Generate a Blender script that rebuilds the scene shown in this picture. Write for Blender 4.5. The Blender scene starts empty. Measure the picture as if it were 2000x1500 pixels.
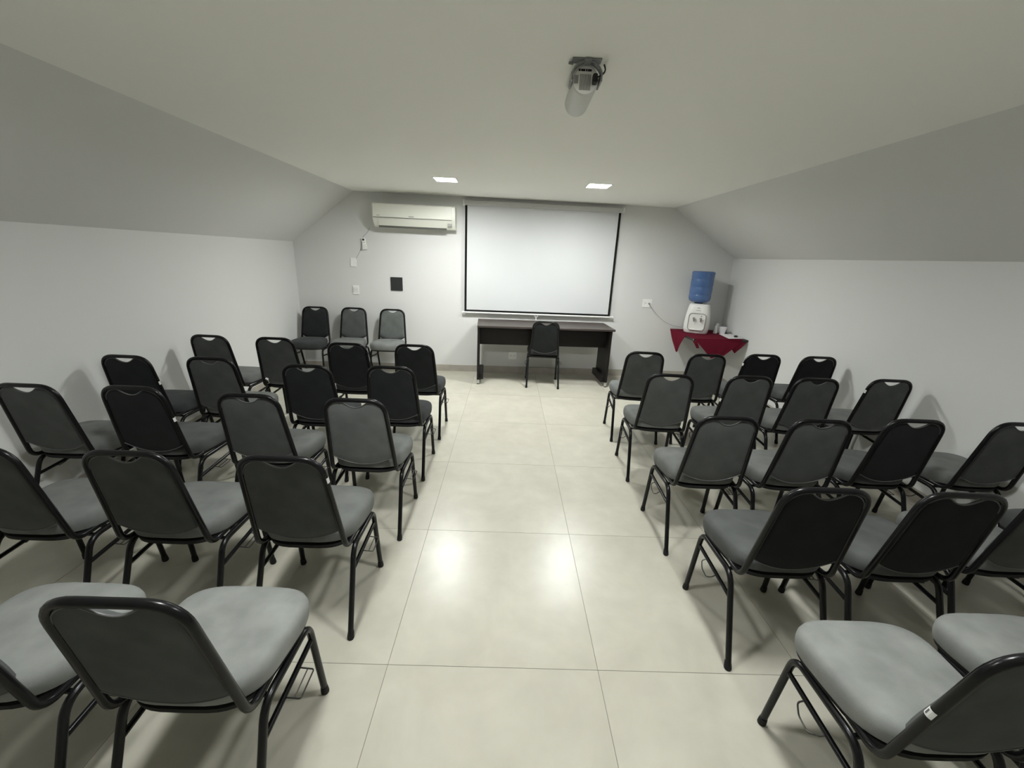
import bpy, math, random
from mathutils import Vector, Matrix
random.seed(7)
scene = bpy.context.scene
COL = scene.collection

# ------------------------------------------------------------------ camera
H = 1.683                                   # eye height, metres
FPX = 797.1                                 # focal length in pixels of the 2000 x 1500 frame
PITCH, ROLL, YAW = 0.3023, 0.0444, 0.0182
cy_, sy_, cp_, sp_ = math.cos(YAW), math.sin(YAW), math.cos(PITCH), math.sin(PITCH)
FWD = Vector((sy_*cp_, cy_*cp_, -sp_))
_r = Vector((cy_, -sy_, 0.0)); _u = _r.cross(FWD)
RIGHT = math.cos(ROLL)*_r + math.sin(ROLL)*_u
UP = -math.sin(ROLL)*_r + math.cos(ROLL)*_u
CAM = Vector((0, 0, H))
cd = bpy.data.cameras.new('camera'); co = bpy.data.objects.new('camera', cd); COL.objects.link(co)
cd.sensor_fit = 'HORIZONTAL'; cd.sensor_width = 36.0; cd.lens = FPX/2000*36.0
cd.clip_start = 0.02; cd.clip_end = 60
m = Matrix((RIGHT, UP, -FWD)).transposed().to_4x4(); m.translation = CAM
co.matrix_world = m
scene.camera = co

# ------------------------------------------------------------------ world, exposure
w = bpy.data.worlds.new('world'); scene.world = w; w.use_nodes = True
w.node_tree.nodes['Background'].inputs['Color'].default_value = (0.5, 0.5, 0.5, 1)
w.node_tree.nodes['Background'].inputs['Strength'].default_value = 0.0
vs = scene.view_settings
vs.view_transform = 'Standard'; vs.look = 'None'; vs.gamma = 1.0; vs.use_curve_mapping = False
vs.exposure = 0.09
LAMP_COL = (0.972, 1.0, 0.98)
LAMP_FRONT = 292.0
LAMP_NEAR = 192.0

# ------------------------------------------------------------------ pixel helpers (a pixel is a direction only)
def ray(px, py): return FWD + RIGHT*((px-1000)/FPX) - UP*((py-750)/FPX)
def onz(px, py, z): d = ray(px, py); return CAM + d*((z-H)/d.z)
def ony(px, py, y): d = ray(px, py); return CAM + d*(y/d.y)
WA = Vector((-2.94, 5.855)); WB = Vector((3.224, 6.125))       # back wall, slightly skew
WD = (WB-WA).normalized(); WN = Vector((WD.y, -WD.x))          # along the wall, into the room
WROT = math.atan2(WD.y, WD.x)
def onwall(px, py, off=0.0):
    d = ray(px, py); a = WA + WN*off
    t = ((a - Vector((0, 0))) @ WN)/(Vector((d.x, d.y)) @ WN)
    P = CAM + d*t
    return (Vector((P.x, P.y))-WA) @ WD, P.z                    # u along wall, height
def wallpt(u, z, off=0.0):
    p = WA + WD*u + WN*off
    return Vector((p.x, p.y, z))
def wally(x): return WA.y + (x-WA.x)*WD.y/WD.x

# ------------------------------------------------------------------ materials
def mat(name, col, rough=0.5, spec=0.5, metal=0.0, noise=None, bump=None, sheen=0.0, coat=0.0, trans=0.0, emit=None):
    """noise = (scale, amount, detail); bump = (scale, strength)"""
    M = bpy.data.materials.new(name); M.use_nodes = True
    nt = M.node_tree; b = nt.nodes['Principled BSDF']
    b.inputs['Base Color'].default_value = (*col, 1); b.inputs['Roughness'].default_value = rough
    b.inputs['Specular IOR Level'].default_value = spec; b.inputs['Metallic'].default_value = metal
    b.inputs['Sheen Weight'].default_value = sheen; b.inputs['Coat Weight'].default_value = coat
    b.inputs['Transmission Weight'].default_value = trans
    tc = nt.nodes.new('ShaderNodeTexCoord')
    if noise:
        n = nt.nodes.new('ShaderNodeTexNoise'); n.inputs['Scale'].default_value = noise[0]; n.inputs['Detail'].default_value = noise[2]
        r = nt.nodes.new('ShaderNodeValToRGB'); a = noise[1]
        r.color_ramp.elements[0].position = 0.3; r.color_ramp.elements[1].position = 0.72
        r.color_ramp.elements[0].color = (*[c*(1-a) for c in col], 1); r.color_ramp.elements[1].color = (*[min(1, c*(1+a)) for c in col], 1)
        nt.links.new(tc.outputs['Object'], n.inputs['Vector']); nt.links.new(n.outputs['Fac'], r.inputs['Fac'])
        nt.links.new(r.outputs['Color'], b.inputs['Base Color'])
    if bump:
        n2 = nt.nodes.new('ShaderNodeTexNoise'); n2.inputs['Scale'].default_value = bump[0]; n2.inputs['Detail'].default_value = 3
        bp = nt.nodes.new('ShaderNodeBump'); bp.inputs['Strength'].default_value = bump[1]; bp.inputs['Distance'].default_value = 0.002
        nt.links.new(tc.outputs['Object'], n2.inputs['Vector']); nt.links.new(n2.outputs['Fac'], bp.inputs['Height'])
        nt.links.new(bp.outputs['Normal'], b.inputs['Normal'])
    if emit:
        b.inputs['Emission Color'].default_value = (*emit[0], 1); b.inputs['Emission Strength'].default_value = emit[1]
    return M

M = {}
M['paint'] = mat('wall_paint', (0.71, 0.71, 0.695), 0.85, 0.25, bump=(160, 0.12))
M['ceil'] = mat('ceiling_paint', (0.92, 0.915, 0.87), 0.9, 0.2, bump=(160, 0.1))
M['grout'] = mat('grout', (0.24, 0.22, 0.19), 0.9, 0.2)
M['skirt'] = mat('skirting_tile', (0.42, 0.39, 0.34), 0.45, 0.4, noise=(9, 0.10, 5))
M['frame'] = mat('black_enamel', (0.006, 0.006, 0.0065), 0.27, 0.28)
M['rubber'] = mat('black_rubber', (0.012, 0.012, 0.012), 0.7, 0.3)
M['board'] = mat('black_board', (0.02, 0.02, 0.02), 0.8, 0.2)
M['wire'] = mat('dark_wire', (0.05, 0.048, 0.045), 0.4, 0.5, metal=0.6)
M['trim'] = mat('grey_edge_trim', (0.11, 0.11, 0.11), 0.4, 0.5)
M['label'] = mat('paper_label', (0.75, 0.75, 0.73), 0.6, 0.3)
M['ink'] = mat('label_ink', (0.12, 0.12, 0.12), 0.7, 0.2)
M['white'] = mat('white_plastic', (0.80, 0.80, 0.77), 0.4, 0.4)
M['plate'] = mat('plate_plastic', (0.92, 0.92, 0.90), 0.45, 0.4)
M['ac'] = mat('cream_plastic', (0.78, 0.78, 0.70), 0.35, 0.45)
M['acdark'] = mat('vent_shadow', (0.10, 0.10, 0.09), 0.7, 0.2)
M['grey'] = mat('grey_print', (0.30, 0.30, 0.28), 0.6, 0.3)
M['blackfab'] = mat('black_border', (0.008, 0.008, 0.008), 0.8, 0.2)
M['screen'] = mat('matt_white_screen', (0.66, 0.67, 0.675), 0.9, 0.15)
M['case'] = mat('screen_case', (0.55, 0.55, 0.54), 0.4, 0.4)
M['slab'] = mat('dark_plate', (0.028, 0.030, 0.030), 0.6, 0.3)
M['cable'] = mat('grey_cable', (0.40, 0.40, 0.385), 0.6, 0.3)
M['black'] = mat('black_plastic', (0.01, 0.01, 0.01), 0.5, 0.4)
M['steel'] = mat('brushed_steel', (0.62, 0.62, 0.60), 0.35, 0.5, metal=0.8)
M['red'] = mat('red_cloth', (0.135, 0.010, 0.024), 0.9, 0.08, sheen=0.0, bump=(420, 0.25))
M['paper'] = mat('white_paper', (0.80, 0.78, 0.79), 0.7, 0.2)
M['cup'] = mat('white_cup', (0.82, 0.82, 0.84), 0.4, 0.4)
M['shelf'] = mat('dark_shelf', (0.02, 0.018, 0.016), 0.5, 0.4)
M['mount'] = mat('grey_mount', (0.20, 0.21, 0.21), 0.45, 0.5)
M['proj'] = mat('projector_shell', (0.60, 0.60, 0.57), 0.45, 0.4)
M['projend'] = mat('projector_end_lit', (0.90, 0.89, 0.85), 0.45, 0.4)  # rear end colour brightened to stand in for lamp light
M['grill'] = mat('grill_grey', (0.22, 0.21, 0.21), 0.6, 0.3)
M['fabric'] = []
for i, c in enumerate([(0.022, 0.024, 0.0245), (0.088, 0.092, 0.089), (0.130, 0.138, 0.132), (0.018, 0.019, 0.0195), (0.086, 0.090, 0.087)]):
    M['fabric'].append(mat('suede_%d' % i, c, 0.95, 0.1, noise=(7, 0.20, 4), bump=(500, 0.3), sheen=0.05))
M['seatfab'] = [mat('suede_seat_%d' % i, c, 0.95, 0.1, noise=(6, 0.24, 5), bump=(500, 0.3), sheen=0.08) for i, c in enumerate([(0.042, 0.045, 0.046), (0.155, 0.161, 0.154), (0.175, 0.182, 0.175), (0.090, 0.094, 0.092), (0.250, 0.258, 0.246)])]  # last entry, for the fifth row, is lightened to hold near-lamp light
M['dwood'] = mat('dark_veneer', (0.030, 0.022, 0.020), 0.42, 0.3)
M['dwoodtop'] = mat('dark_veneer_top_lit', (0.045, 0.034, 0.030), 0.36, 0.5)

def grain(Mx, c0, c1):
    nt = Mx.node_tree; b = nt.nodes['Principled BSDF']
    tc = nt.nodes.new('ShaderNodeTexCoord'); mp = nt.nodes.new('ShaderNodeMapping'); mp.inputs['Scale'].default_value = (1.5, 30, 30)
    n = nt.nodes.new('ShaderNodeTexNoise'); n.inputs['Scale'].default_value = 3; n.inputs['Detail'].default_value = 5
    r = nt.nodes.new('ShaderNodeValToRGB'); r.color_ramp.elements[0].color = (*c0, 1); r.color_ramp.elements[1].color = (*c1, 1)
    r.color_ramp.elements[0].position = 0.35; r.color_ramp.elements[1].position = 0.7
    nt.links.new(tc.outputs['Object'], mp.inputs['Vector']); nt.links.new(mp.outputs['Vector'], n.inputs['Vector'])
    nt.links.new(n.outputs['Fac'], r.inputs['Fac']); nt.links.new(r.outputs['Color'], b.inputs['Base Color'])
grain(M['dwood'], (0.007, 0.006, 0.0056), (0.014, 0.011, 0.010))
grain(M['dwoodtop'], (0.040, 0.030, 0.027), (0.075, 0.058, 0.052))  # same veneer made lighter, reflected light put into its colour

def tile_material():
    Mx = bpy.data.materials.new('porcelain_tile'); Mx.use_nodes = True
    nt = Mx.node_tree; b = nt.nodes['Principled BSDF']
    b.inputs['Specular IOR Level'].default_value = 0.5
    tc = nt.nodes.new('ShaderNodeTexCoord'); oi = nt.nodes.new('ShaderNodeObjectInfo')
    add = nt.nodes.new('ShaderNodeVectorMath'); add.operation = 'ADD'
    sc = nt.nodes.new('ShaderNodeVectorMath'); sc.operation = 'SCALE'; sc.inputs[0].default_value = (13, 29, 7)
    nt.links.new(oi.outputs['Random'], sc.inputs['Scale']); nt.links.new(tc.outputs['Object'], add.inputs[0]); nt.links.new(sc.outputs['Vector'], add.inputs[1])
    n1 = nt.nodes.new('ShaderNodeTexNoise'); n1.inputs['Scale'].default_value = 2.6; n1.inputs['Detail'].default_value = 7; n1.inputs['Roughness'].default_value = 0.6; n1.inputs['Distortion'].default_value = 0.6
    n2 = nt.nodes.new('ShaderNodeTexNoise'); n2.inputs['Scale'].default_value = 9; n2.inputs['Detail'].default_value = 2
    for n in (n1, n2): nt.links.new(add.outputs['Vector'], n.inputs['Vector'])
    r = nt.nodes.new('ShaderNodeValToRGB'); e = r.color_ramp.elements
    e[0].position = 0.28; e[0].color = (0.495, 0.472, 0.392, 1); e[1].position = 0.72; e[1].color = (0.590, 0.566, 0.480, 1)
    r2 = nt.nodes.new('ShaderNodeValToRGB'); r2.color_ramp.elements[0].position = 0.30; r2.color_ramp.elements[0].color = (0.93, 0.93, 0.93, 1)
    r2.color_ramp.elements[1].position = 0.70; r2.color_ramp.elements[1].color = (1, 1, 1, 1)
    mx = nt.nodes.new('ShaderNodeVectorMath'); mx.operation = 'MULTIPLY'
    nt.links.new(n1.outputs['Fac'], r.inputs['Fac']); nt.links.new(n2.outputs['Fac'], r2.inputs['Fac'])
    nt.links.new(r.outputs['Color'], mx.inputs[0]); nt.links.new(r2.outputs['Color'], mx.inputs[1])
    nt.links.new(mx.outputs['Vector'], b.inputs['Base Color'])
    b.inputs['Roughness'].default_value = 0.30
    return Mx
M['tile'] = tile_material()
M['jug'] = mat('blue_polycarbonate', (0.105, 0.20, 0.43), 0.15, 0.5, trans=0.3)

# ------------------------------------------------------------------ mesh helpers
def mesh_obj(name, V, F, material, parent=None, smooth=False):
    me = bpy.data.meshes.new(name); me.from_pydata([tuple(v) for v in V], [], F); me.update()
    mats = material if isinstance(material, list) else [material]
    for x in mats: me.materials.append(x)
    if smooth:
        for p in me.polygons: p.use_smooth = True
    o = bpy.data.objects.new(name, me); COL.objects.link(o)
    if parent: o.parent = parent
    return o
def tag(o, label=None, cat=None, group=None, kind=None):
    if label: o['label'] = label
    if cat: o['category'] = cat
    if group: o['group'] = group
    if kind: o['kind'] = kind
    return o
def empty(name, loc=(0, 0, 0), rz=0.0):
    o = bpy.data.objects.new(name, None); COL.objects.link(o); o.location = loc; o.rotation_euler = (0, 0, rz)
    o.empty_display_size = 0.1
    return o
class MB:
    def __init__(s): s.V = []; s.F = []
    def add(s, V, F):
        o = len(s.V); s.V += [Vector(v) for v in V]; s.F += [tuple(i+o for i in f) for f in F]; return s
    def box(s, x0, x1, y0, y1, z0, z1, bev=0.0):
        if bev <= 0:
            V = [(x0, y0, z0), (x1, y0, z0), (x1, y1, z0), (x0, y1, z0), (x0, y0, z1), (x1, y0, z1), (x1, y1, z1), (x0, y1, z1)]
            return s.add(V, [(0, 3, 2, 1), (4, 5, 6, 7), (0, 1, 5, 4), (1, 2, 6, 5), (2, 3, 7, 6), (3, 0, 4, 7)])
        # chamfered box
        V = []; idx = {}
        c = [(x0, x1), (y0, y1), (z0, z1)]
        for i in (0, 1):
            for j in (0, 1):
                for k in (0, 1):
                    p = [c[0][i], c[1][j], c[2][k]]; sg = [1 if q == 0 else -1 for q in (i, j, k)]
                    for a in range(3):
                        q = list(p)
                        for b2 in range(3):
                            if b2 != a: q[b2] += sg[b2]*bev
                        idx[(i, j, k, a)] = len(V); V.append(q)
        F = []
        def face(a, sidx):
            o1, o2 = [t for t in range(3) if t != a]
            seq = [(0, 0), (1, 0), (1, 1), (0, 1)]; f = []
            for (p, q) in seq:
                key = [0, 0, 0]; key[a] = sidx; key[o1] = p; key[o2] = q
                f.append(idx[(*key, a)])
            return f
        for a in range(3):
            for sidx in (0, 1): F.append(face(a, sidx))
        for a in range(3):                                    # edges parallel to axis a
            o1, o2 = [t for t in range(3) if t != a]
            for p in (0, 1):
                for q in (0, 1):
                    k0 = [0, 0, 0]; k1 = [0, 0, 0]; k1[a] = 1
                    for k in (k0, k1): k[o1] = p; k[o2] = q
                    F.append([idx[(*k0, o1)], idx[(*k1, o1)], idx[(*k1, o2)], idx[(*k0, o2)]])
        for i in (0, 1):
            for j in (0, 1):
                for k in (0, 1): F.append([idx[(i, j, k, 0)], idx[(i, j, k, 1)], idx[(i, j, k, 2)]])
        ctr = Vector(((x0+x1)/2, (y0+y1)/2, (z0+z1)/2)); G = []
        for f in F:
            P = [Vector(V[t]) for t in f]; nn = (P[1]-P[0]).cross(P[2]-P[0]); mid = sum(P, Vector())/len(P)
            G.append(tuple(f) if nn.dot(mid-ctr) > 0 else tuple(reversed(f)))
        return s.add(V, G)
    def prism(s, poly, z0, z1):
        n = len(poly); V = [(p[0], p[1], z0) for p in poly]+[(p[0], p[1], z1) for p in poly]
        F = [tuple(reversed(range(n))), tuple(range(n, 2*n))]+[(i, (i+1) % n, n+(i+1) % n, n+i) for i in range(n)]
        return s.add(V, F)
    def tube(s, pts, r, seg=10, closed=False, cap=True):
        pts = [Vector(p) for p in pts]; n = len(pts); T = []
        for i in range(n):
            a = pts[(i-1) % n] if (closed or i > 0) else pts[i]; b = pts[(i+1) % n] if (closed or i < n-1) else pts[i]
            T.append((b-a).normalized())
        up = Vector((0, 0, 1)) if abs(T[0].z) < 0.9 else Vector((1, 0, 0))
        N = (up-T[0]*up.dot(T[0])).normalized(); V = []; F = []
        for i in range(n):
            if i: N = (N-T[i]*N.dot(T[i])).normalized()
            B = T[i].cross(N); rr = r[i] if isinstance(r, (list, tuple)) else r
            for k in range(seg):
                a = 2*math.pi*k/seg; V.append(pts[i]+(N*math.cos(a)+B*math.sin(a))*rr)
        for i in range(n if closed else n-1):
            for k in range(seg):
                j = (i+1) % n; F.append((i*seg+k, i*seg+(k+1) % seg, j*seg+(k+1) % seg, j*seg+k))
        if cap and not closed:
            F.append(tuple(reversed(range(seg)))); F.append(tuple((n-1)*seg+k for k in range(seg)))
        return s.add(V, F)
    def lathe(s, prof, seg=24, c=(0, 0, 0)):
        V = []; F = []; n = len(prof)
        for (r, z) in prof:
            for k in range(seg):
                a = 2*math.pi*k/seg; V.append((c[0]+r*math.cos(a), c[1]+r*math.sin(a), c[2]+z))
        for i in range(n-1):
            for k in range(seg): F.append((i*seg+k, i*seg+(k+1) % seg, (i+1)*seg+(k+1) % seg, (i+1)*seg+k))
        if prof[0][0] > 1e-4: F.append(tuple(reversed(range(seg))))
        if prof[-1][0] > 1e-4: F.append(tuple((n-1)*seg+k for k in range(seg)))
        return s.add(V, F)
    def xf(s, mtx):
        s.V = [mtx @ v for v in s.V]; return s
    def build(s, name, material, parent=None, smooth=False): return mesh_obj(name, s.V, s.F, material, parent, smooth)
def fillet(pts, rad, n=6, closed=False):
    pts = [Vector(p) for p in pts]; out = []; N = len(pts)
    for i, p in enumerate(pts):
        if not closed and i in (0, N-1): out.append(p); continue
        a = pts[i-1]; b = pts[(i+1) % N]; rr = rad[i] if isinstance(rad, (list, tuple)) else rad
        d1 = (a-p); d2 = (b-p); l = min(rr, d1.length*0.49, d2.length*0.49)
        q0 = p+d1.normalized()*l; q1 = p+d2.normalized()*l
        for k in range(n+1):
            t = k/n; out.append(q0*(1-t)**2+p*2*t*(1-t)+q1*t*t)
    return out
def shade(o, ang=40):
    for p in o.data.polygons: p.use_smooth = True
    o.data.set_sharp_from_angle(angle=math.radians(ang))
    return o

# ------------------------------------------------------------------ room shell
ZC = 2.42; ZKL = 1.754; ZKR = 1.787; CL = -2.095; CR = 2.242; XL = WA.x; XR = WB.x; YR = -1.9
TH = 0.12
def slab(name, quad, nrm, material):
    """quad in the room face, extruded away from the room by TH along -nrm"""
    n = Vector(nrm).normalized(); q = [Vector(p) for p in quad]; V = q+[p-n*TH for p in q]; k = len(q)
    F = [tuple(range(k)), tuple(reversed(range(k, 2*k)))]+[(i, k+i, k+(i+1) % k, (i+1) % k) for i in range(k)]
    f0 = (q[1]-q[0]).cross(q[2]-q[0])
    if f0.dot(n) < 0: F = [tuple(reversed(f)) for f in F]
    o = mesh_obj(name, V, F, material); return tag(o, kind='structure')
def P3(x, z): return (x, wally(x), z)
slab('wall_back', [P3(XL, 0), P3(XR, 0), P3(XR, ZKR), P3(CR, ZC), P3(CL, ZC), P3(XL, ZKL)], (WN.x, WN.y, 0), M['paint'])
slab('wall_left', [(XL, YR, 0), P3(XL, 0), P3(XL, ZKL), (XL, YR, ZKL)], (1, 0, 0), M['paint'])
slab('wall_right', [(XR, YR, 0), P3(XR, 0), P3(XR, ZKR), (XR, YR, ZKR)], (-1, 0, 0), M['paint'])
slab('wall_rear', [(XL, YR, 0), (XR, YR, 0), (XR, YR, ZKR), (CR, YR, ZC), (CL, YR, ZC), (XL, YR, ZKL)], (0, 1, 0), M['paint'])
slab('wall_left_slope', [(XL, YR, ZKL), P3(XL, ZKL), P3(CL, ZC), (CL, YR, ZC)], (ZC-ZKL, 0, -(CL-XL)), M['paint'])
slab('wall_right_slope', [(XR, YR, ZKR), P3(XR, ZKR), P3(CR, ZC), (CR, YR, ZC)], (-(ZC-ZKR), 0, -(XR-CR)), M['paint'])
LAMPS = [(-0.699, 4.70), (0.889, 4.645), (-0.72, 1.20), (0.98, 1.262)]; LS = 0.114; LREC = 0.010
def ceiling_mesh():
    """flat ceiling slab with four square openings for the recessed lamps"""
    b = MB(); xs = sorted({CL, CR} | {x+s_*LS for x, y in LAMPS for s_ in (-1, 1)}); ys = sorted({YR} | {y+s_*LS for x, y in LAMPS for s_ in (-1, 1)})
    def hole(x, y): return any(abs(x-a) < LS and abs(y-c) < LS for a, c in LAMPS)
    for xa, xb in zip(xs, xs[1:]):
        for k, ya in enumerate(ys):
            last = k == len(ys)-1
            if last: b.prism([(xa, ya), (xb, ya), (xb, wally(xb)), (xa, wally(xa))], ZC, ZC+TH)
            elif not hole((xa+xb)/2, (ya+ys[k+1])/2): b.box(xa, xb, ya, ys[k+1], ZC, ZC+TH)
    tag(b.build('ceiling', M['ceil']), kind='structure')
ceiling_mesh()

# floor: grout bed with separate porcelain tiles
GZ = -0.0015
floor = MB().prism([(XL, YR), (XR, YR), (XR, wally(XR)), (XL, wally(XL))], -0.12, GZ).build('floor', M['grout'])
tag(floor, kind='structure')
def clip(poly):
    def cut(pl, f):
        out = []
        for i, p in enumerate(pl):
            q = pl[(i+1) % len(pl)]; a, b = f(p), f(q)
            if a >= 0: out.append(p)
            if (a >= 0) != (b >= 0): t = a/(a-b); out.append((p[0]+(q[0]-p[0])*t, p[1]+(q[1]-p[1])*t))
        return out
    for f in (lambda p: p[0]-XL-.002, lambda p: XR-.002-p[0], lambda p: p[1]-YR-.002, lambda p: wally(p[0])-.002-p[1]):
        poly = cut(poly, f)
        if len(poly) < 3: return []
    return poly
TS = 0.9; TX = -0.4524; TY = 1.3079; G2 = 0.0013
for i in range(-4, 6):
    for j in range(-5, 7):
        x0, y0 = TX+i*TS, TY+j*TS
        pl = clip([(x0+G2, y0+G2), (x0+TS-G2, y0+G2), (x0+TS-G2, y0+TS-G2), (x0+G2, y0+TS-G2)])
        if len(pl) < 3: continue
        cx = sum(p[0] for p in pl)/len(pl); cyy = sum(p[1] for p in pl)/len(pl)
        if max(p[0] for p in pl)-min(p[0] for p in pl) < .01 or max(p[1] for p in pl)-min(p[1] for p in pl) < .01: continue
        o = MB().prism([(p[0]-cx, p[1]-cyy) for p in pl], GZ, 0.0).build('tile', M['tile'], floor)
        o.location = (cx, cyy, 0)
BH = 0.095; BT = 0.010
def board(name, a, b, n):
    a = Vector(a); b = Vector(b); n = Vector(n)*BT
    o = MB().prism([a, b, b+n, a+n] if (b-a).cross(n) > 0 else [a+n, b+n, b, a], 0, BH).build(name, M['skirt']); tag(o, kind='structure')
board('baseboard_back', (XL+.012, wally(XL+.012)), (XR-.012, wally(XR-.012)), WN)
board('baseboard_left', (XL, YR), (XL, wally(XL)-.001), (1, 0))
board('baseboard_right', (XR, YR), (XR, wally(XR)-.012), (-1, 0))

# ------------------------------------------------------------------ ceiling lamps
def lamp(xy, power, label):
    t = empty('ceiling_lamp', (*xy, ZC)); S = LS
    fr = MB()
    for (a, b, c, d) in ((-S-.012, S+.012, -S-.012, -S+.004), (-S-.012, S+.012, S-.004, S+.012), (-S-.012, -S+.004, -S+.004, S-.004), (S-.004, S+.012, -S+.004, S-.004)):
        fr.box(a, b, c, d, -.004, -.0003)
    fr.build('frame', M['white'], t)
    e = mat('lamp_diffuser', (0.9, 0.9, 0.9), 0.5, 0.3, emit=(LAMP_COL, power))
    MB().box(-S+.0015, S-.0015, -S+.0015, S-.0015, LREC, LREC+.006).build('diffuser', e, t)
    hs = MB()
    for (a, b, c, d) in ((-S+.0005, S-.0005, -S+.0005, -S+.0015), (-S+.0005, S-.0005, S-.0015, S-.0005), (-S+.0005, -S+.0015, -S+.0015, S-.0015), (S-.0015, S-.0005, -S+.0015, S-.0015)):
        hs.box(a, b, c, d, 0, LREC+.03)
    hs.box(-S+.0005, S-.0005, -S+.0005, S-.0005, LREC+.03, LREC+.034); hs.build('housing', M['white'], t)
    tag(t, label, 'lamp', 'square ceiling lamps')
lamp(LAMPS[0], LAMP_FRONT, 'square white LED ceiling lamp close to the air conditioner')
lamp(LAMPS[1], LAMP_FRONT, 'square white LED ceiling lamp above the water cooler half of the desk')
lamp(LAMPS[2], LAMP_NEAR, 'square white LED ceiling lamp over back rows on the air conditioner side')
lamp(LAMPS[3], LAMP_NEAR, 'square white LED ceiling lamp over back rows on the water cooler side')

# ------------------------------------------------------------------ banquet chair
CHY0 = -0.13; CHZ0 = 0.425; CTY = -0.222; CTZ = 0.897      # back tube centre line, bottom and top
def backy(z): return CHY0+(CTY-CHY0)*(z-CHZ0)/(CTZ-CHZ0)
def halfw(z): t = (z-CHZ0)/(CTZ-CHZ0); return 0.192+(0.160-0.192)*t   # tube centre half width
def make_chair(fab, sticker):
    t = empty('banquet_chair')
    R_T = 0.0126
    # back frame: one bent tube
    hw0, hw1 = halfw(CHZ0), halfw(CTZ)
    pts = [(-0.178, 0.15, 0.408), (-hw0, CHY0, CHZ0-.012), (-hw1, CTY, CTZ), (hw1, CTY, CTZ), (hw0, CHY0, CHZ0-.012), (0.178, 0.15, 0.408)]
    pts = fillet(pts, [0, .05, .085, .085, .05, 0], 7)
    shade(MB().tube(pts, 0.0125, 10).build('back_frame', M['frame'], t), 50)
    # backrest panel
    NU, NV = 34, 12
    ztop = CTZ-.013
    def edge(u):
        x = abs(u); hwm = 0.15; r = .072
        zt = ztop
        xx = x*hwm
        if xx > hwm-r: zt -= r*(1-math.sqrt(max(0, 1-((xx-(hwm-r))/r)**2)))
        d = xx/0.067
        if d < 1: zt -= 0.031*(1-d*d)**1.2
        zb = 0.524-0.058*(1-x**2.0)
        return zb, zt
    nb = Vector((0, -(CTZ-CHZ0), (CTY-CHY0))).normalized()     # rear normal
    Vf, Vr = [], []
    for i in range(NU+1):
        u = -1+2*i/NU; u = math.copysign(abs(u)**0.85, u) if u else 0
        zb, zt = edge(u)
        for j in range(NV+1):
            v = j/NV; z = zb+(zt-zb)*v
            x = u*(halfw(z)-.009); base = Vector((x, backy(z), z))
            e = min(1, (1-abs(u))*9, 1) ; ev = min(1, v*10, (1-v)*10)
            k = math.sqrt(max(0, 1-(1-min(1, e))**2))*math.sqrt(max(0, 1-(1-min(1, ev))**2))
            lum = 0.006*math.exp(-((z-.58)/.07)**2)
            Vf.append(base-nb*(0.004+0.020*k+lum*k)); Vr.append(base+nb*(0.003+0.005*k))
    F = []; n1 = NV+1; off = len(Vf)
    for i in range(NU):
        for j in range(NV):
            a = i*n1+j; F.append((a, a+1, a+n1+1, a+n1)); F.append((off+a, off+a+n1, off+a+n1+1, off+a+1))
    rim = [i*n1 for i in range(NU+1)]+[NU*n1+j for j in range(1, NV+1)]+[i*n1+NV for i in range(NU-1, -1, -1)]+[j for j in range(NV-1, 0, -1)]
    for q in range(len(rim)):
        a, b = rim[q], rim[(q+1) % len(rim)]; F.append((a, b, off+b, off+a))
    bk = mesh_obj('backrest', Vf+Vr, F, M['fabric'][fab], t); shade(bk, 60)
    bmv = [Vr[i] for i in rim]
    shade(MB().tube(bmv, 0.0028, 6, closed=True).build('edge_trim', M['trim'], bk), 60)
    # seat cushion
    def outline(k, n=44):
        a = 2*math.pi*k/n; c, s = math.cos(a), math.sin(a); e = 0.52
        x = math.copysign(abs(c)**e, c); y = math.copysign(abs(s)**e, s)
        yy = 0.064+y*0.193
        hwid = 0.190+0.037*(y*0.5+0.5)
        return x*hwid, yy
    n = 44; rings = [(1.0, 0.418), (1.018, 0.432), (1.026, 0.453), (1.022, 0.474), (0.996, 0.491), (0.94, 0.501), (0.82, 0.507), (0.6, 0.511), (0.35, 0.513), (0.12, 0.5135)]
    V = []
    for (s, z) in rings:
        for k in range(n):
            x, y = outline(k); dz = -0.004*max(0, (y-.15)/.09)**2*(1 if z > .45 else 0)+(.018*min(1, max(0, (-.03-y)/.09)) if z < .454 else 0)
            V.append((x*s, 0.064+(y-0.064)*s, z+dz))
    F = [tuple(reversed(range(n)))]
    for i in range(len(rings)-1):
        for k in range(n): F.append((i*n+k, i*n+(k+1) % n, (i+1)*n+(k+1) % n, (i+1)*n+k))
    F.append(tuple((len(rings)-1)*n+k for k in range(n)))
    shade(mesh_obj('seat', V, F, M['seatfab'][fab], t), 50)
    V = []
    for (s, z) in ((0.97, 0.400), (0.985, 0.418)):
        for k in range(n): x, y = outline(k); V.append((x*s, 0.064+(y-.064)*s, z))
    F = [tuple(reversed(range(n))), tuple(n+k for k in range(n))]+[(k, (k+1) % n, n+(k+1) % n, n+k) for k in range(n)]
    mesh_obj('seat_board', V, F, M['board'], t)
    # leg frames
    for s in (-1, 1):
        X1, X2 = s*0.214, s*0.205
        lp = fillet([(X1, -.225, .012), (X2, -.085, .388), (X2, .190, .388), (X1, .228, .012)], .055, 7)
        lf = shade(MB().tube(lp, R_T, 10).build('leg_frame', M['frame'], t), 50)
        shade(MB().tube([(X2*1.008, -.125, .285), (X2*1.008, .198, .312)], .0095, 10).build('brace', M['frame'], lf), 50)
        for yy in (-.225, .228):
            dy = 0.010 if yy < 0 else -.003
            shade(MB().tube([(X1, yy, 0), (X1, yy, .004), (X1, yy+dy*.3, .012), (X1, yy+dy, .034)], [.0135, .0155, .0155, .0135], 12).build('foot_cap', M['rubber'], lf), 50)
        o = s*0.009
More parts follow.
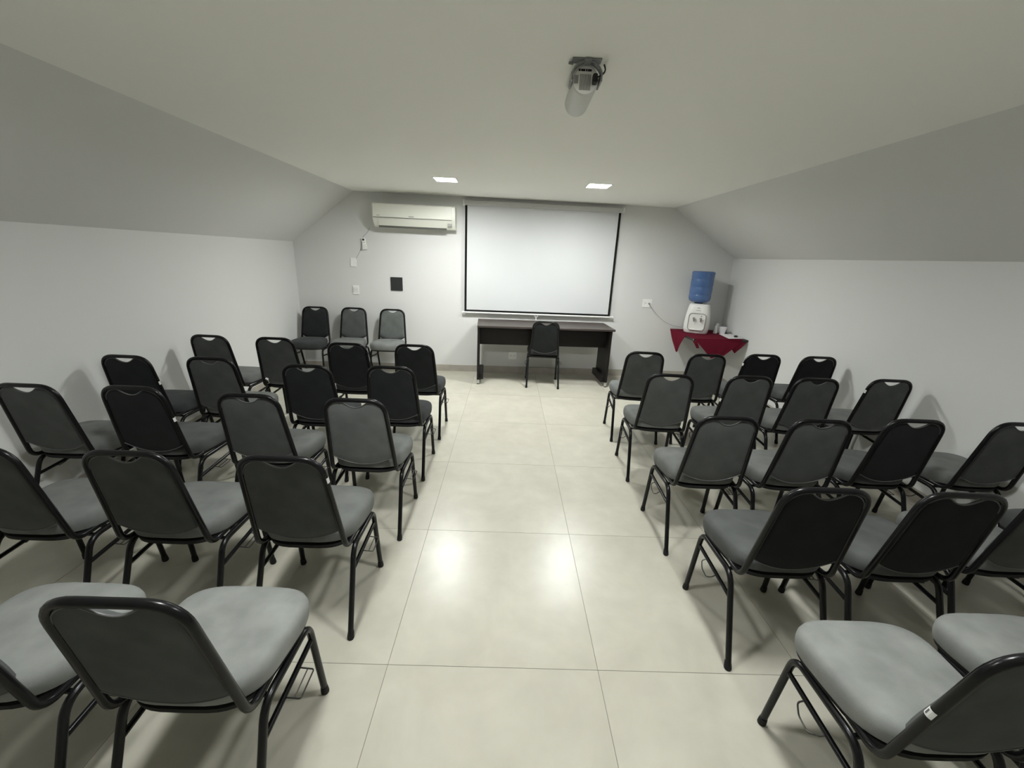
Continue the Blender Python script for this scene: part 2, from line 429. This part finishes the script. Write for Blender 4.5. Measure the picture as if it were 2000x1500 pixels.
        if s > 0:
            hk = MB().tube(fillet([(X2+o, .000, .294), (X2+.055, .000, .290), (X2+.055, .095, .296), (X2+o, .095, .301)], .008, 4), .0025, 6)
            hk.tube([(X2+.034, .001, .291), (X2+.034, .094, .298)], .0022, 6)
        else:
            hk = MB().tube(fillet([(X2+o, .10, .303), (X2-.030, .10, .296), (X2-.036, .075, .270), (X2-.036, .030, .262), (X2-.020, .018, .270), (X2-.022, .005, .284), (X2+o, .003, .294)], .010, 4), .0028, 6)
        shade(hk.build('linking_hook', M['wire'], lf), 60)
    for yy in (-.06, .15):
        shade(MB().tube([(-.203, yy, .392), (.203, yy, .392)], .008, 8).build('cross_bar', M['frame'], t), 50)
    if sticker is not None:
        s, zz = sticker
        hwid = halfw(zz); c = Vector((s*(hwid+.0128), backy(zz), zz)); d = Vector((s*(halfw(.8)-halfw(.6)), backy(.8)-backy(.6), .2)).normalized()
        b = Vector((0, -1, 0)); b = (b-d*b.dot(d)).normalized(); V = []
        a0 = -0.9; ns = 5
        for k in range(ns+1):
            a = a0+1.8*k/ns; nn = (Vector((s, 0, 0))*math.cos(a)+b*math.sin(a)); cc = Vector((s*hwid, backy(zz), zz))
            for q in (-.013, .013): V.append(cc+nn*.0131+d*q)
        F = [(2*k, 2*k+1, 2*k+3, 2*k+2) for k in range(ns)]
        st = mesh_obj('sticker', V, F, M['label'], t); st['label'] = 'small white paper sticker with grey print'
        V = []
        for k in (1, 2):
            a = a0+1.8*k/ns; nn = (Vector((s, 0, 0))*math.cos(a)+b*math.sin(a)); cc = Vector((s*hwid, backy(zz), zz))
            for q in (-.009, .008): V.append(cc+nn*.01325+d*q)
        mesh_obj('print', V, [(0, 1, 3, 2)], M['ink'], st)
    return t
def copy_tree(o, parent=None):
    c = o.copy(); COL.objects.link(c); c.parent = parent
    for ch in list(o.children): copy_tree(ch, c)
    return c
PROTO = {}
def place_chair(x, y, rz, fab, label, group, sticker=None):
    key = (fab, sticker)
    if key not in PROTO: PROTO[key] = o = make_chair(fab, sticker)
    else: o = copy_tree(PROTO[key])
    o.location = (x, y, 0); o.rotation_euler = (0, 0, math.radians(rz))
    tag(o, label, 'chair', group)
    return o
ROWN = {'A': 'first', 'B': 'second', 'C': 'third', 'D': 'fourth', 'E': 'fifth'}
COLN = {1: 'aisle seat', 2: 'second from aisle', 3: 'third from aisle', 4: 'fourth from aisle by side wall'}
SR, SL = (1, .70), (-1, .70)
#     side row col   x      y     rot  fabric sticker
CHAIRS = [
 ('L', 'A', 4, -2.640, 3.815, -2, 1, None), ('L', 'A', 3, -2.075, 3.824, 0, 1, None), ('L', 'A', 2, -1.392, 3.722, 0, 0, None), ('L', 'A', 1, -0.815, 3.764, 0, 0, None),
 ('L', 'B', 4, -2.690, 3.034, 0, 0, (1, .70)), ('L', 'B', 3, -2.121, 3.068, 0, 1, None), ('L', 'B', 2, -1.387, 2.970, 0, 0, None), ('L', 'B', 1, -0.818, 3.020, 0, 0, None),
 ('L', 'C', 4, -2.639, 2.366, 0, 1, None), ('L', 'C', 3, -2.088, 2.393, 0, 3, (1, .70)), ('L', 'C', 2, -1.411, 2.340, 0, 1, None), ('L', 'C', 1, -0.821, 2.328, 0, 2, None),
 ('L', 'D', 3, -2.050, 1.645, 0, 1, None), ('L', 'D', 2, -1.462, 1.650, 0, 1, None), ('L', 'D', 1, -0.868, 1.652, 0, 1, (1, .80)),
 ('L', 'E', 2, -1.455, 0.955, 0, 4, None), ('L', 'E', 1, -0.880, 0.960, 0, 4, None),
 ('R', 'A', 1, 1.290, 3.848, -4, 1, None), ('R', 'A', 2, 1.855, 3.855, 0, 1, None), ('R', 'A', 3, 2.428, 3.950, 0, 3, (-1, .80)), ('R', 'A', 4, 2.965, 3.955, 0, 3, None),
 ('R', 'B', 1, 1.240, 3.105, -3, 1, None), ('R', 'B', 2, 1.847, 3.143, 0, 1, (-1, .70)), ('R', 'B', 3, 2.363, 3.152, 0, 1, None), ('R', 'B', 4, 2.978, 3.205, 0, 1, (-1, .80)),
 ('R', 'C', 1, 1.228, 2.272, 0, 1, None), ('R', 'C', 2, 1.753, 2.280, 0, 1, None), ('R', 'C', 3, 2.336, 2.338, 0, 3, None), ('R', 'C', 4, 2.970, 2.350, 0, 1, None),
 ('R', 'D', 1, 1.238, 1.556, 0, 3, None), ('R', 'D', 2, 1.765, 1.555, 0, 3, None), ('R', 'D', 3, 2.285, 1.605, 0, 1, None), ('R', 'D', 4, 2.900, 1.655, 0, 3, None),
 ('R', 'E', 1, 1.258, 0.885, 0, 4, (-1, .66)), ('R', 'E', 2, 1.805, 0.935, 0, 4, None),
]
for (sd, row, colm, x, y, rz, fab, st) in CHAIRS:
    side = 'air conditioner' if sd == 'L' else 'water cooler'
    place_chair(x, y, rz, fab, 'grey banquet chair, %s row from desk, %s, %s side' % (ROWN[row], COLN[colm], side), 'audience chairs in rows', st)
for (px, py, rz, fab, lab) in ((617, 599, 183, 0, 'grey banquet chair facing the rows, against screen wall nearest the room corner'),
                               (692, 601, 182, 1, 'middle of three grey banquet chairs set against the screen wall'),
                               (767, 604, 181, 2, 'grey banquet chair facing the rows, against screen wall nearest the desk')):
    P = onz(px, py, .905)
    place_chair(P.x, P.y-.222, rz, fab, lab, 'chairs against the screen wall')
place_chair(0.510, 5.475, -1.5, 0, 'grey banquet chair pushed up to the dark desk below the projection screen', 'chair at the desk')

# ------------------------------------------------------------------ desk
t = empty('desk', (-0.388, 5.285, 0), math.radians(3.0)); DW, DD, DZ = 1.835, 0.60, 0.812
tag(t, 'dark brown veneer desk on metal levellers below the projection screen', 'desk')
MB().box(0, DW, 0, DD, DZ-.026, DZ, .003).build('top', M['dwoodtop'], t)
for x0 in (0.004, DW-.062):
    lg = MB().box(x0, x0+.03, .02, DD-.06, .088, DZ-.026, .002).build('leg_panel', M['dwood'], t)
    MB().box(x0-.004 if x0 > .1 else x0, x0+.055 if x0 < .1 else x0+.03, .03, DD-.07, .066, .088, .002).build('foot_rail', M['dwood'], lg)
    if x0 > .1: MB().box(x0-.055, x0, .06, DD-.07, .066, .150, .002).build('base_rail', M['dwood'], lg)
    else: MB().box(x0+.03, x0+.085, .06, DD-.07, .066, .150, .002).build('base_rail', M['dwood'], lg)
    for yy in (.055, DD-.11):
        lv = shade(MB().lathe([(.020, .012), (.020, .066)], 16, (x0+.02, yy, 0)).build('leveller', M['steel'], lg), 40)
        MB().lathe([(.016, 0), (.019, .003), (.019, .012)], 16, (x0+.02, yy, 0)).build('glide', M['rubber'], lv)
MB().box(.034, DW-.062, .19, .21, DZ-.285, DZ-.026, .002).build('modesty_panel', M['dwood'], t)

# ------------------------------------------------------------------ projection screen
def wall_empty(name, u, z=0.0, off=0.0):
    p = wallpt(u, z, off); return empty(name, p, WROT)       # local x along wall, -y into the room
s = wall_empty('projection_screen', 2.29); tag(s, 'white pull-down projection screen with black border and grey case', 'screen')
W_ = 2.185
cs = MB().box(0, W_, -.075, -.001, 2.312, 2.377, .010).build('case', M['case'], s)
for x0, x1 in ((-.004, .030), (W_-.030, W_+.004)):
    MB().box(x0, x1, -.079, -.004, 2.306, 2.382, .010).build('end_cap', M['white'], cs)
f0, f1, z0, z1 = .028, W_-.038, .905, 2.315; yb = -.046
def wavy(x0, x1, z0, z1, y, nm, mt, par, nx=20, nz=16):
    V = []; F = []
    for i in range(nx+1):
        for j in range(nz+1):
            x = x0+(x1-x0)*i/nx; z = z0+(z1-z0)*j/nz; g = (2.315-z)/1.41
            a = min(1, (x-f0)/.6)+0*x; d = .010*math.sin((x*1.3+z*1.1)*3.1)*g*(1-g)*2.2
            V.append((x, y+d, z))
    n1 = nz+1; k = len(V); V += [(v[0], v[1]+.0012, v[2]) for v in V]
    for i in range(nx):
        for j in range(nz):
            a = i*n1+j; F.append((a, a+n1, a+n1+1, a+1)); F.append((k+a, k+a+1, k+a+n1+1, k+a+n1))
    rim = [i*n1 for i in range(nx+1)]+[nx*n1+j for j in range(1, nz+1)]+[i*n1+nz for i in range(nx-1, -1, -1)]+[j for j in range(nz-1, 0, -1)]
    for q in range(len(rim)): a, b = rim[q], rim[(q+1) % len(rim)]; F.append((a, k+a, k+b, b))
    o = mesh_obj(nm, V, F, mt, par, True); return shade(o, 40)
fb = wavy(f0, f1, z0, z1, yb, 'fabric', M['screen'], s, 24, 18)
wavy(f0, f0+.030, z0, z1, yb-.0016, 'border', M['blackfab'], fb, 2, 18)
wavy(f1-.030, f1, z0, z1, yb-.0016, 'border', M['blackfab'], fb, 2, 18)
wavy(f0+.03, f1-.03, z0, z0+.028, yb-.0016, 'border', M['blackfab'], fb, 24, 2)
sl = shade(MB().tube([(0, yb, .893), (W_+.012, yb, .893)], .0135, 14).build('bottom_bar', M['white'], s), 50)
MB().box(-.006, .004, yb-.016, yb+.016, .878, .908, .003).build('end_cap', M['plate'], sl)
MB().box(W_+.008, W_+.018, yb-.016, yb+.016, .878, .908, .003).build('end_cap', M['plate'], sl)
hx = onwall(1047, 620, .046)[0]-2.29
hd = MB().tube(fillet([(hx-.03, yb, .884), (hx-.012, yb-.004, .862), (hx, yb-.005, .850), (hx+.012, yb-.004, .862), (hx+.03, yb, .884)], .012, 4), .0045, 8)
hd.tube([(hx, yb-.005, .852), (hx, yb-.006, .815)], [.005, .008], 8)
shade(hd.build('pull_handle', M['plate'], s), 50)

# ------------------------------------------------------------------ air conditioner
a = wall_empty('air_conditioner', 1.128); tag(a, 'cream split air conditioner indoor unit high on the screen wall', 'air conditioner')
AW = 1.070; A0, A1 = 1.985, 2.273
prof = [(0, A0+.012), (-.055, A0-.002), (-.125, A0+.006), (-.165, A0+.045), (-.196, A0+.105), (-.204, A0+.125), (-.206, A0+.165), (-.203, A1-.020), (-.190, A1-.004), (-.165, A1), (0, A1)]
V = []; F = []; n = len(prof); xs = [(0, .97), (.006, .99), (.02, 1.0), (AW-.02, 1.0), (AW-.006, .99), (AW, .97)]
zc = (A0+A1)/2
for (x, k) in xs:
    for (y, z) in prof: V.append((x, y*k, zc+(z-zc)*(0.985 if k < .98 else 1)))
for i in range(len(xs)-1):
    for j in range(n): F.append((i*n+j, i*n+(j+1) % n, (i+1)*n+(j+1) % n, (i+1)*n+j))
F.append(tuple(reversed(range(n)))); F.append(tuple((len(xs)-1)*n+j for j in range(n)))
V = [Vector((v[0], v[1]-.002, v[2])) for v in V]
shade(mesh_obj('body', V, F, M['ac'], a), 25)
MB().box(.012, AW-.045, -.2125, -.2065, A0+.118, A1-.012, .004).build('front_panel', M['ac'], a)
MB().box(.012, AW-.045, -.2095, -.2055, A0+.112, A0+.117).build('panel_gap', M['acdark'], a)
fl = MB(); fl.add([(.075, -.1985, A0+.100), (AW-.125, -.1985, A0+.100), (AW-.125, -.150, A0+.022), (.075, -.150, A0+.022),
                   (.075, -.2055, A0+.098), (AW-.125, -.2055, A0+.098), (AW-.125, -.157, A0+.018), (.075, -.157, A0+.018)],
                  [(0, 1, 2, 3), (7, 6, 5, 4), (4, 5, 1, 0), (5, 6, 2, 1), (6, 7, 3, 2), (7, 4, 0, 3)])
fl.build('louvre', M['ac'], a)
MB().box(.070, AW-.118, -.158, -.120, A0-.004, A0+.018).build('air_outlet', M['acdark'], a)
MB().box(AW-.100, AW-.045, -.1935, -.165, A0+.040, A0+.075).build('display_window', M['grey'], a)
for dx in range(6):
    MB().box(.470+dx*.0115, .479+dx*.0115, -.2136, -.2122, A0+.128, A0+.140).build('logo_mark', M['grey'], a)
MB().box(.055, .100, -.2136, -.2122, A0+.134, A0+.140).build('logo_mark', M['grey'], a)

# ------------------------------------------------------------------ wall fittings
def plate(name, u0, u1, z0, z1, label, cat, material=None, th=.010, group=None):
    t = wall_empty(name, u0, z0); tag(t, label, cat, group)
    MB().box(0, u1-u0, -th, 0, 0, z1-z0, .0025).build('cover', material or M['plate'], t)
    return t
t = plate('wall_plate', .747, .829, 1.458, 1.576, 'blank white cover plate below the wall remote control', 'wall plate')
for z in (.012, .106): MB().lathe([(.003, 0), (.003, .002)], 10).xf(Matrix.Translation((.041, -.010, z)) @ Matrix.Rotation(math.pi/2, 4, 'X')).build('screw', M['steel'], t)
t = plate('light_switch', .755, .838, 1.083, 1.206, 'white light switch plate above the chairs by the corner', 'switch')
for k in range(2): MB().box(.012, .071, -.015, -.009, .028+k*.036, .060+k*.036, .002).build('rocker', M['white'], t)
t = plate('dark_panel', 1.284, 1.447, 1.155, 1.339, 'dark grey square panel on the screen wall below the air conditioner', 'panel', M['slab'], .014)
MB().box(.006, .157, -.0155, -.0135, .006, .178, .001).build('face', M['slab'], t)
def outlet(name, u0, u1, z0, z1, label, ports):
    t = plate(name, u0, u1, z0, z1, label, 'socket')
    for (x, z) in ports:
        p = MB().prism([(.013*math.cos(q*math.pi/3)*1.3, .013*math.sin(q*math.pi/3)) for q in range(6)], 0, .003)
        p.xf(Matrix.Translation((x, -.010, z)) @ Matrix.Rotation(math.pi/2, 4, 'X')); o = p.build('port', M['white'], t)
        for dx in (-.007, 0, .007):
            MB().lathe([(.0022, 0), (.0022, .0036)], 8).xf(Matrix.Translation((x+dx, -.010, z+(.002 if dx else -.002))) @ Matrix.Rotation(math.pi/2, 4, 'X')).build('pin_hole', M['black'], o)
    return t
so = outlet('wall_socket', 4.919, 5.055, 1.052, 1.172, 'square white double wall socket powering the water cooler', [(.040, .062), (.092, .060)])
outlet('wall_socket', 2.977, 3.100, .208, .322, 'square white wall socket low on the wall under the desk', [(.036, .058), (.088, .058)])
# remote control in a wall holder
t = wall_empty('remote_control', .962, 1.694, 0); tag(t, 'white remote control in a wall holder left of the air conditioner', 'remote')
mx = Matrix.Rotation(math.radians(-7), 4, 'Y')
def rbox(nm, mt, *b, par=t): return MB().box(*b).xf(mx).build(nm, mt, par)
rbox('body', M['plate'], -.026, .026, -.030, -.012, .000, .148, .004)
rbox('holder', M['white'], -.030, .030, -.034, -.001, -.004, .062, .003)
rbox('display', M['black'], -.014, .014, -.0312, -.0298, .112, .136)
for k in range(3): rbox('button', M['grey'], -.016+.012*k, -.008+.012*k, -.0312, -.0298, .086, .093)
# thin cable from the unit to the blank plate
q = [wallpt(*onwall(px, py, .006), .006) for (px, py) in ((722, 444), (717, 455), (709, 462), (705.5, 474), (705, 486), (700, 497), (697, 502), (695, 507))]
tag(shade(MB().tube(fillet(q, .03, 4), .0024, 6).build('cable', M['cable']), 60), 'thin grey cable running from air conditioner to blank wall plate', 'cable')

# ------------------------------------------------------------------ corner shelf, cloth, water cooler
SZ = .752; SX0, SX1, SY0 = 2.452, XR-.004, 5.31
def sy1(x): return wally(x)-.004
sh = empty('corner_shelf', (0, 0, 0)); tag(sh, 'dark wall-mounted corner shelf carrying the water cooler', 'shelf')
MB().prism([(SX0, SY0), (SX1, SY0+.035), (SX1, sy1(SX1)), (SX0, sy1(SX0))], SZ-.028, SZ).build('board', M['shelf'], sh)
MB().prism([(SX0+.05, sy1(SX0+.05)-.03), (SX1-.05, sy1(SX1-.05)-.03), (SX1-.05, sy1(SX1-.05)), (SX0+.05, sy1(SX0+.05))], SZ-.075, SZ-.0285).build('wall_batten', M['shelf'], sh)
MB().box(SX1-.03, SX1, SY0+.10, sy1(SX1)-.05, SZ-.075, SZ-.0285).build('wall_batten', M['shelf'], sh)
MB().lathe([(.001, -.004), (.010, -.003), (.010, .003), (.001, .004)], 12).xf(Matrix.Translation((SX0+.012, SY0-.002, SZ-.012)) @ Matrix.Rotation(math.pi/2, 4, 'X')).build('corner_stud', M['steel'], sh)
# red cloth: top sheet plus three hanging corners
c0 = SZ+.0015; cl = empty('table_cloth', (SX0, SY0, 0)); cl.location = (0, 0, 0)
tag(cl, 'dark red cloth draped over the corner shelf under the water cooler', 'cloth')
def sheet(nm, pts, th=.003):
    """pts: grid of rows of points; thin solid"""
    R = len(pts); Cn = len(pts[0]); P = [[Vector(p) for p in row] for row in pts]; V = []; F = []
    nn = []
    for i in range(R):
        for j in range(Cn):
            a = P[min(i+1, R-1)][j]-P[max(i-1, 0)][j]; b = P[i][min(j+1, Cn-1)]-P[i][max(j-1, 0)]
            q = a.cross(b); nn.append(q.normalized() if q.length > 1e-9 else Vector((0, 0, 1)))
    flat = [p for row in P for p in row]; V = flat+[p+nn[i]*th for i, p in enumerate(flat)]; k = len(flat)
    for i in range(R-1):
        for j in range(Cn-1):
            a = i*Cn+j; F.append((a, a+1, a+Cn+1, a+Cn)); F.append((k+a, k+a+Cn, k+a+Cn+1, k+a+1))
    rim = [j for j in range(Cn)]+[i*Cn+Cn-1 for i in range(1, R)]+[(R-1)*Cn+j for j in range(Cn-2, -1, -1)]+[i*Cn for i in range(R-2, 0, -1)]
    for q in range(len(rim)): a, b = rim[q], rim[(q+1) % len(rim)]; F.append((a, k+a, k+b, b))
    return shade(mesh_obj(nm, V, F, M['red'], cl), 60)
xr = SX1-.10
def topgrid():
    rows = []
    for i in range(9):
        t_ = i/8; row = []
        for j in range(9):
            s_ = j/8; x = SX0+(xr-SX0)*s_
            # the right border of the cloth runs diagonally, leaving the shelf corner bare
            x = SX0+(xr+.03-.17*max(0, t_-.35)-SX0)*s_
            y = SY0+.006+(sy1(x)-.02-SY0)*t_
            row.append((x, y, c0))
        rows.append(row)
    return rows
sheet('top_sheet', topgrid(), .003)
def flap(nm, A, B, tip, outward, rows=8, cols=10, flat_tip=0.0, wob=.006):
    A, B, tip, outward = Vector(A), Vector(B), Vector(tip), Vector(outward)
    pts = []
    for i in range(rows+1):
        t_ = i/rows; a = A.lerp(tip-(B-A)*flat_tip, t_); b = B.lerp(tip+(B-A)*flat_tip, t_)
        row = []
        for j in range(cols+1):
            p = a.lerp(b, j/cols); w_ = wob*math.sin(j*1.9+1)*t_+.010*math.sin(math.pi*min(1, t_*1.2))
            row.append(p+outward*(.004+w_))
        pts.append(row)
    return sheet(nm, pts, .002)
flap('left_corner', (SX0-.002, sy1(SX0)-.01, c0+.003), (SX0-.002, SY0+.20, c0+.003), (SX0-.006, 5.72, .480), (-1, 0, 0), flat_tip=.03)
flap('front_corner', (SX0+.015, SY0-.002, c0+.003), (xr+.02, SY0+.030, c0+.003), (2.80, SY0-.006, .50), (0, -1, 0), flat_tip=.10)
flap('right_corner', (SX1-.30, SY0+.026, c0-.03), (SX1-.02, SY0+.036, c0-.03), (3.055, SY0+.02, .575), (0, -1, 0), flat_tip=.01)
flap('tucked_fold', (SX0+.005, SY0+.004, c0-.032), (SX0+.06, SY0+.004, c0-.032), (2.545, SY0+.004, .625), (0, -1, 0), 4, 4, flat_tip=.35, wob=.002)
# water cooler
ct = c0+.0032
wx, wy = 2.715, 5.835
wc = empty('water_cooler', (wx, wy, ct), math.radians(-27)); tag(wc, 'white countertop water cooler standing on the red cloth', 'water cooler')
def ring(hx, hy, z, y0=0.0, n=36, e=0.5):
    out = []
    for k in range(n):
        a_ = 2*math.pi*k/n; c_, s_ = math.cos(a_), math.sin(a_)
        out.append(Vector((math.copysign(abs(c_)**e, c_)*hx, y0+math.copysign(abs(s_)**e, s_)*hy, z)))
    return out
def loft(rings):
    n = len(rings[0]); V = [p for r in rings for p in r]; F = [tuple(reversed(range(n)))]
    for i in range(len(rings)-1):
        for k in range(n): F.append((i*n+k, i*n+(k+1) % n, (i+1)*n+(k+1) % n, (i+1)*n+k))
    F.append(tuple((len(rings)-1)*n+k for k in range(n))); return V, F
V, F = loft([ring(.148, .140, 0), ring(.158, .150, .010), ring(.166, .155, .06), ring(.168, .155, .14), ring(.160, .150, .24), ring(.146, .142, .33), ring(.134, .134, .385), ring(.122, .124, .402), ring(.100, .105, .408)])
shade(mesh_obj('body', V, F, M['white'], wc), 45)
# niche: grey ring proud of the front stands in for recess shade, recessed back panel look
def rrect(hx, z0_, z1_, r, y, n=6):
    pts = []
    for (cx_, cz_, a0) in ((hx-r, z0_+r, -90), (hx-r, z1_-r, 0), (-hx+r, z1_-r, 90), (-hx+r, z0_+r, 180)):
        for k in range(n+1):
            aa = math.radians(a0+90*k/n); pts.append(Vector((cx_+r*math.cos(aa), y, cz_+r*math.sin(aa))))
    return pts
ni = MB(); o_ = rrect(.112, .045, .285, .045, -.1595); i_ = rrect(.100, .055, .272, .040, -.1560)
k = len(o_); ni.add(o_+i_, [(j, (j+1) % k, k+(j+1) % k, k+j) for j in range(k)]+[tuple(range(k, 2*k))]); ni.build('niche', M['white'], wc)
shade(MB().tube([p+Vector((0, -.002, 0)) for p in rrect(.108, .049, .280, .043, -.1575)], .0045, 8, closed=True).build('niche_shade_rim', M['grey'], wc), 60)
MB().box(-.085, .085, -.185, -.155, .050, .062, .004).build('drip_tray', M['white'], wc)
for sx in (-.042, .048):
    tp = shade(MB().tube([(sx, -.156, .205), (sx, -.188, .203)], .013, 10).build('tap', M['case'], wc), 50)
    MB().tube([(sx, -.186, .205), (sx+.004, -.190, .168)], [.009, .007], 8).build('spout', M['grill'], tp)
    MB().box(sx-.014, sx+.014, -.196, -.184, .206, .228, .003).build('lever', M['grey'], tp)
MB().box(-.018, .018, -.140, -.132, .350, .358).build('logo_mark', M['grey'], wc)
MB().box(-.030, .030, -.146, -.138, .318, .323).build('logo_mark', M['grey'], wc)
MB().lathe([(.006, 0), (.006, .004)], 10).xf(Matrix.Translation((.050, -.156, .248)) @ Matrix.Rotation(math.pi/2, 4, 'X')).build('indicator', M['black'], wc)
# blue jug
ju = empty('water_jug', (wx-.022, wy+.005, ct+.4085)); tag(ju, 'translucent blue water jug upside down on the water cooler', 'water jug')
pr_ = [(.055, 0.0), (.060, .012), (.110, .022), (.142, .042), (.152, .070), (.153, .112), (.149, .122), (.153, .132), (.154, .215), (.150, .226), (.154, .237), (.154, .325), (.150, .336), (.154, .347), (.155, .395), (.158, .408), (.156, .424), (.140, .436), (.05, .438), (0.0005, .436)]
pr_ = [(r_*.95, z_) for r_, z_ in pr_]
shade(MB().lathe(pr_, 40).build('shell', M['jug'], ju), 40)
shade(MB().lathe([(.050, -.0), (.058, .002), (.058, .010)], 24).build('neck_ring', M['slab'], ju), 40)
# power cord from socket to cooler
ps = wallpt(4.919+.092, 1.052+.060, .014)
inv = (Matrix.Translation((wx, wy, ct)) @ Matrix.Rotation(math.radians(-27), 4, 'Z')).inverted()
e_ = Vector((wx-.155, wy+.11, ct+.045)); cp = []
for k in range(15):
    t_ = k/14; p = (ps+Vector((0, -.030, -.012))).lerp(e_, t_); p.z -= .10*math.sin(math.pi*t_)*(1-.25*t_); p.y = min(p.y, wally(p.x)-.012); cp.append(p)
cord = shade(MB().tube(cp, .0035, 6).xf(inv).build('power_cord', M['cable'], wc), 60); cord['label'] = 'grey cord drooping to the wall socket'
pg = MB().tube([ps, ps+Vector((0, -.022, -.002)), ps+Vector((0, -.034, -.013))], [.013, .012, .005], 10).xf(inv)
shade(pg.build('plug', M['grill'], cord), 50)
# cups, paper, black pen pouch
def cup(x, y, label, inverted, h=.085, r0=.026, r1=.040):
    t = empty('paper_cup', (x, y, ct)); tag(t, label, 'cup', 'white cups on the shelf')
    if inverted: pf = [(r1*.8, 0), (r1*.82, .004), (r0*.62, h), (r0*.55, h+.003), (.0005, h+.003)]
    else: pf = [(.0005, .002), (r0, 0), (r1, h), (r1+.002, h), (r1+.002, h-.003), (r1-.002, h-.002), (r0-.002, .006), (.0005, .006)]
    shade(MB().lathe(pf, 24).build('wall', M['cup'], t), 40)
    if not inverted: shade(MB().tube([(math.cos(q*math.pi/12)*(r1+.001), math.sin(q*math.pi/12)*(r1+.001), h) for q in range(24)], .002, 6, closed=True).build('rim', M['cup'], t), 60)
cup(3.045, 5.885, 'white cup stack standing upside down by the water cooler', True, .125, .034, .046)
cup(3.075, 5.775, 'white cup standing upright beside the sheet of paper', False, .095, .034, .052)
cup(2.985, 5.80, 'slim white upturned cup between cooler and upright cup', True, .110, .024, .034)
pz = ct+.0005
Q = [onz(px, py, pz) for (px, py) in ((1404, 652.5), (1434, 652.5), (1452, 661.5), (1423, 661.5))]
for q in Q: q.x = min(q.x, XR-.02)
pa = MB().prism([(p.x, p.y) for p in reversed(Q)] if (Q[1]-Q[0]).cross(Q[2]-Q[1]).z < 0 else [(p.x, p.y) for p in Q], pz, pz+.001).build('paper_sheet', M['paper'])
tag(pa, 'white sheet of paper lying at the shelf corner', 'paper')
g = onz(1437, 658, pz); gl = empty('black_pouch', (min(g.x, XR-.06), g.y, pz+.0015), math.radians(60)); tag(gl, 'small black object lying on the sheet of paper', 'pouch')
V, F = loft([ring(.055, .022, 0, e=.7), ring(.060, .025, .006, e=.7), ring(.050, .020, .014, e=.7), ring(.02, .008, .016, e=.7)])
shade(mesh_obj('body', V, F, M['black'], gl), 50)

# ------------------------------------------------------------------ projector under the ceiling
pjx, pjy, pjz = 0.272, 1.905, 2.362
pj = empty('projector', (pjx, pjy, pjz), math.radians(-1)); tag(pj, 'white cylindrical projector hanging from a grey ceiling bracket', 'projector')
PR, PL = .053, .265
b = MB().lathe([(PR-.006, 0), (PR-.001, .003), (PR, .010), (PR, PL-.010), (PR-.003, PL-.002), (PR-.010, PL)], 40)
b.xf(Matrix.Rotation(-math.pi/2, 4, 'X')); shade(b.build('shell', M['proj'], pj), 40)
rp = MB().lathe([(.0005, 0), (PR-.006, 0), (PR-.006, .003), (.0005, .003)], 36); rp.xf(Matrix.Rotation(math.pi/2, 4, 'X')); rp.build('rear_panel', M['projend'], pj)
for k in range(9): MB().box(-.022+k*.0050, -.0195+k*.0050, -.0048, -.0028, -.034, .020).build('vent_slot', M['grill'], pj)
for k in range(3): MB().box(-.043+k*.0055, -.0400+k*.0055, -.0048, -.0028, -.012, .016).build('vent_slot', M['grill'], pj)
for (x, wd) in ((-.026, .007), (-.012, .016), (.002, .006), (.014, .015)): MB().box(x-wd/2, x+wd/2, -.005, -.0028, .030, .037).build('port', M['black'], pj)
MB().box(.026, .044, -.032, -.003, -.016, .016, .003).build('power_plug', M['black'], pj)
ln = MB().lathe([(.030, 0), (.030, .006), (.0005, .009)], 28); ln.xf(Matrix.Translation((0, PL-.001, 0)) @ Matrix.Rotation(-math.pi/2, 4, 'X')); ln.build('lens', M['black'], pj)
# bracket: arched yoke and ceiling plate
yk = MB()
for yy in (-.042, -.018):
    pts = []
    for k in range(13):
        aa = math.radians(10+160*k/12); pts.append(((PR+.005)*math.cos(aa), yy, (PR-.001)*math.sin(aa)-.002))
    yk.tube(pts, .004, 6)
for sx in (-1, 1): yk.box(sx*(PR+.004)-.003, sx*(PR+.004)+.003, -.044, .050, -.014, .014)
shade(yk.build('yoke', M['mount'], pj), 60)
MB().box(-.014, .014, -.056, -.010, .046, ZC-pjz-.0006, .003).build('mount_block', M['mount'], pj)
MB().box(-.060, .052, -.050, -.008, ZC-pjz-.006, ZC-pjz-.0005, .001).build('ceiling_plate', M['mount'], pj)
MB().tube([(-.056, -.02, .049), (-.072, -.026, .047)], [.006, .005], 8).build('thumb_screw', M['mount'], pj)
cbl = [(.040, -.024, .004), (.052, -.030, .006), (.066, -.028, .016), (.073, -.018, .030), (.073, -.004, .045), (.070, .004, ZC-pjz-.001)]
shade(MB().tube(fillet(cbl, .012, 4), .0032, 8).build('power_cable', M['black'], pj), 60)
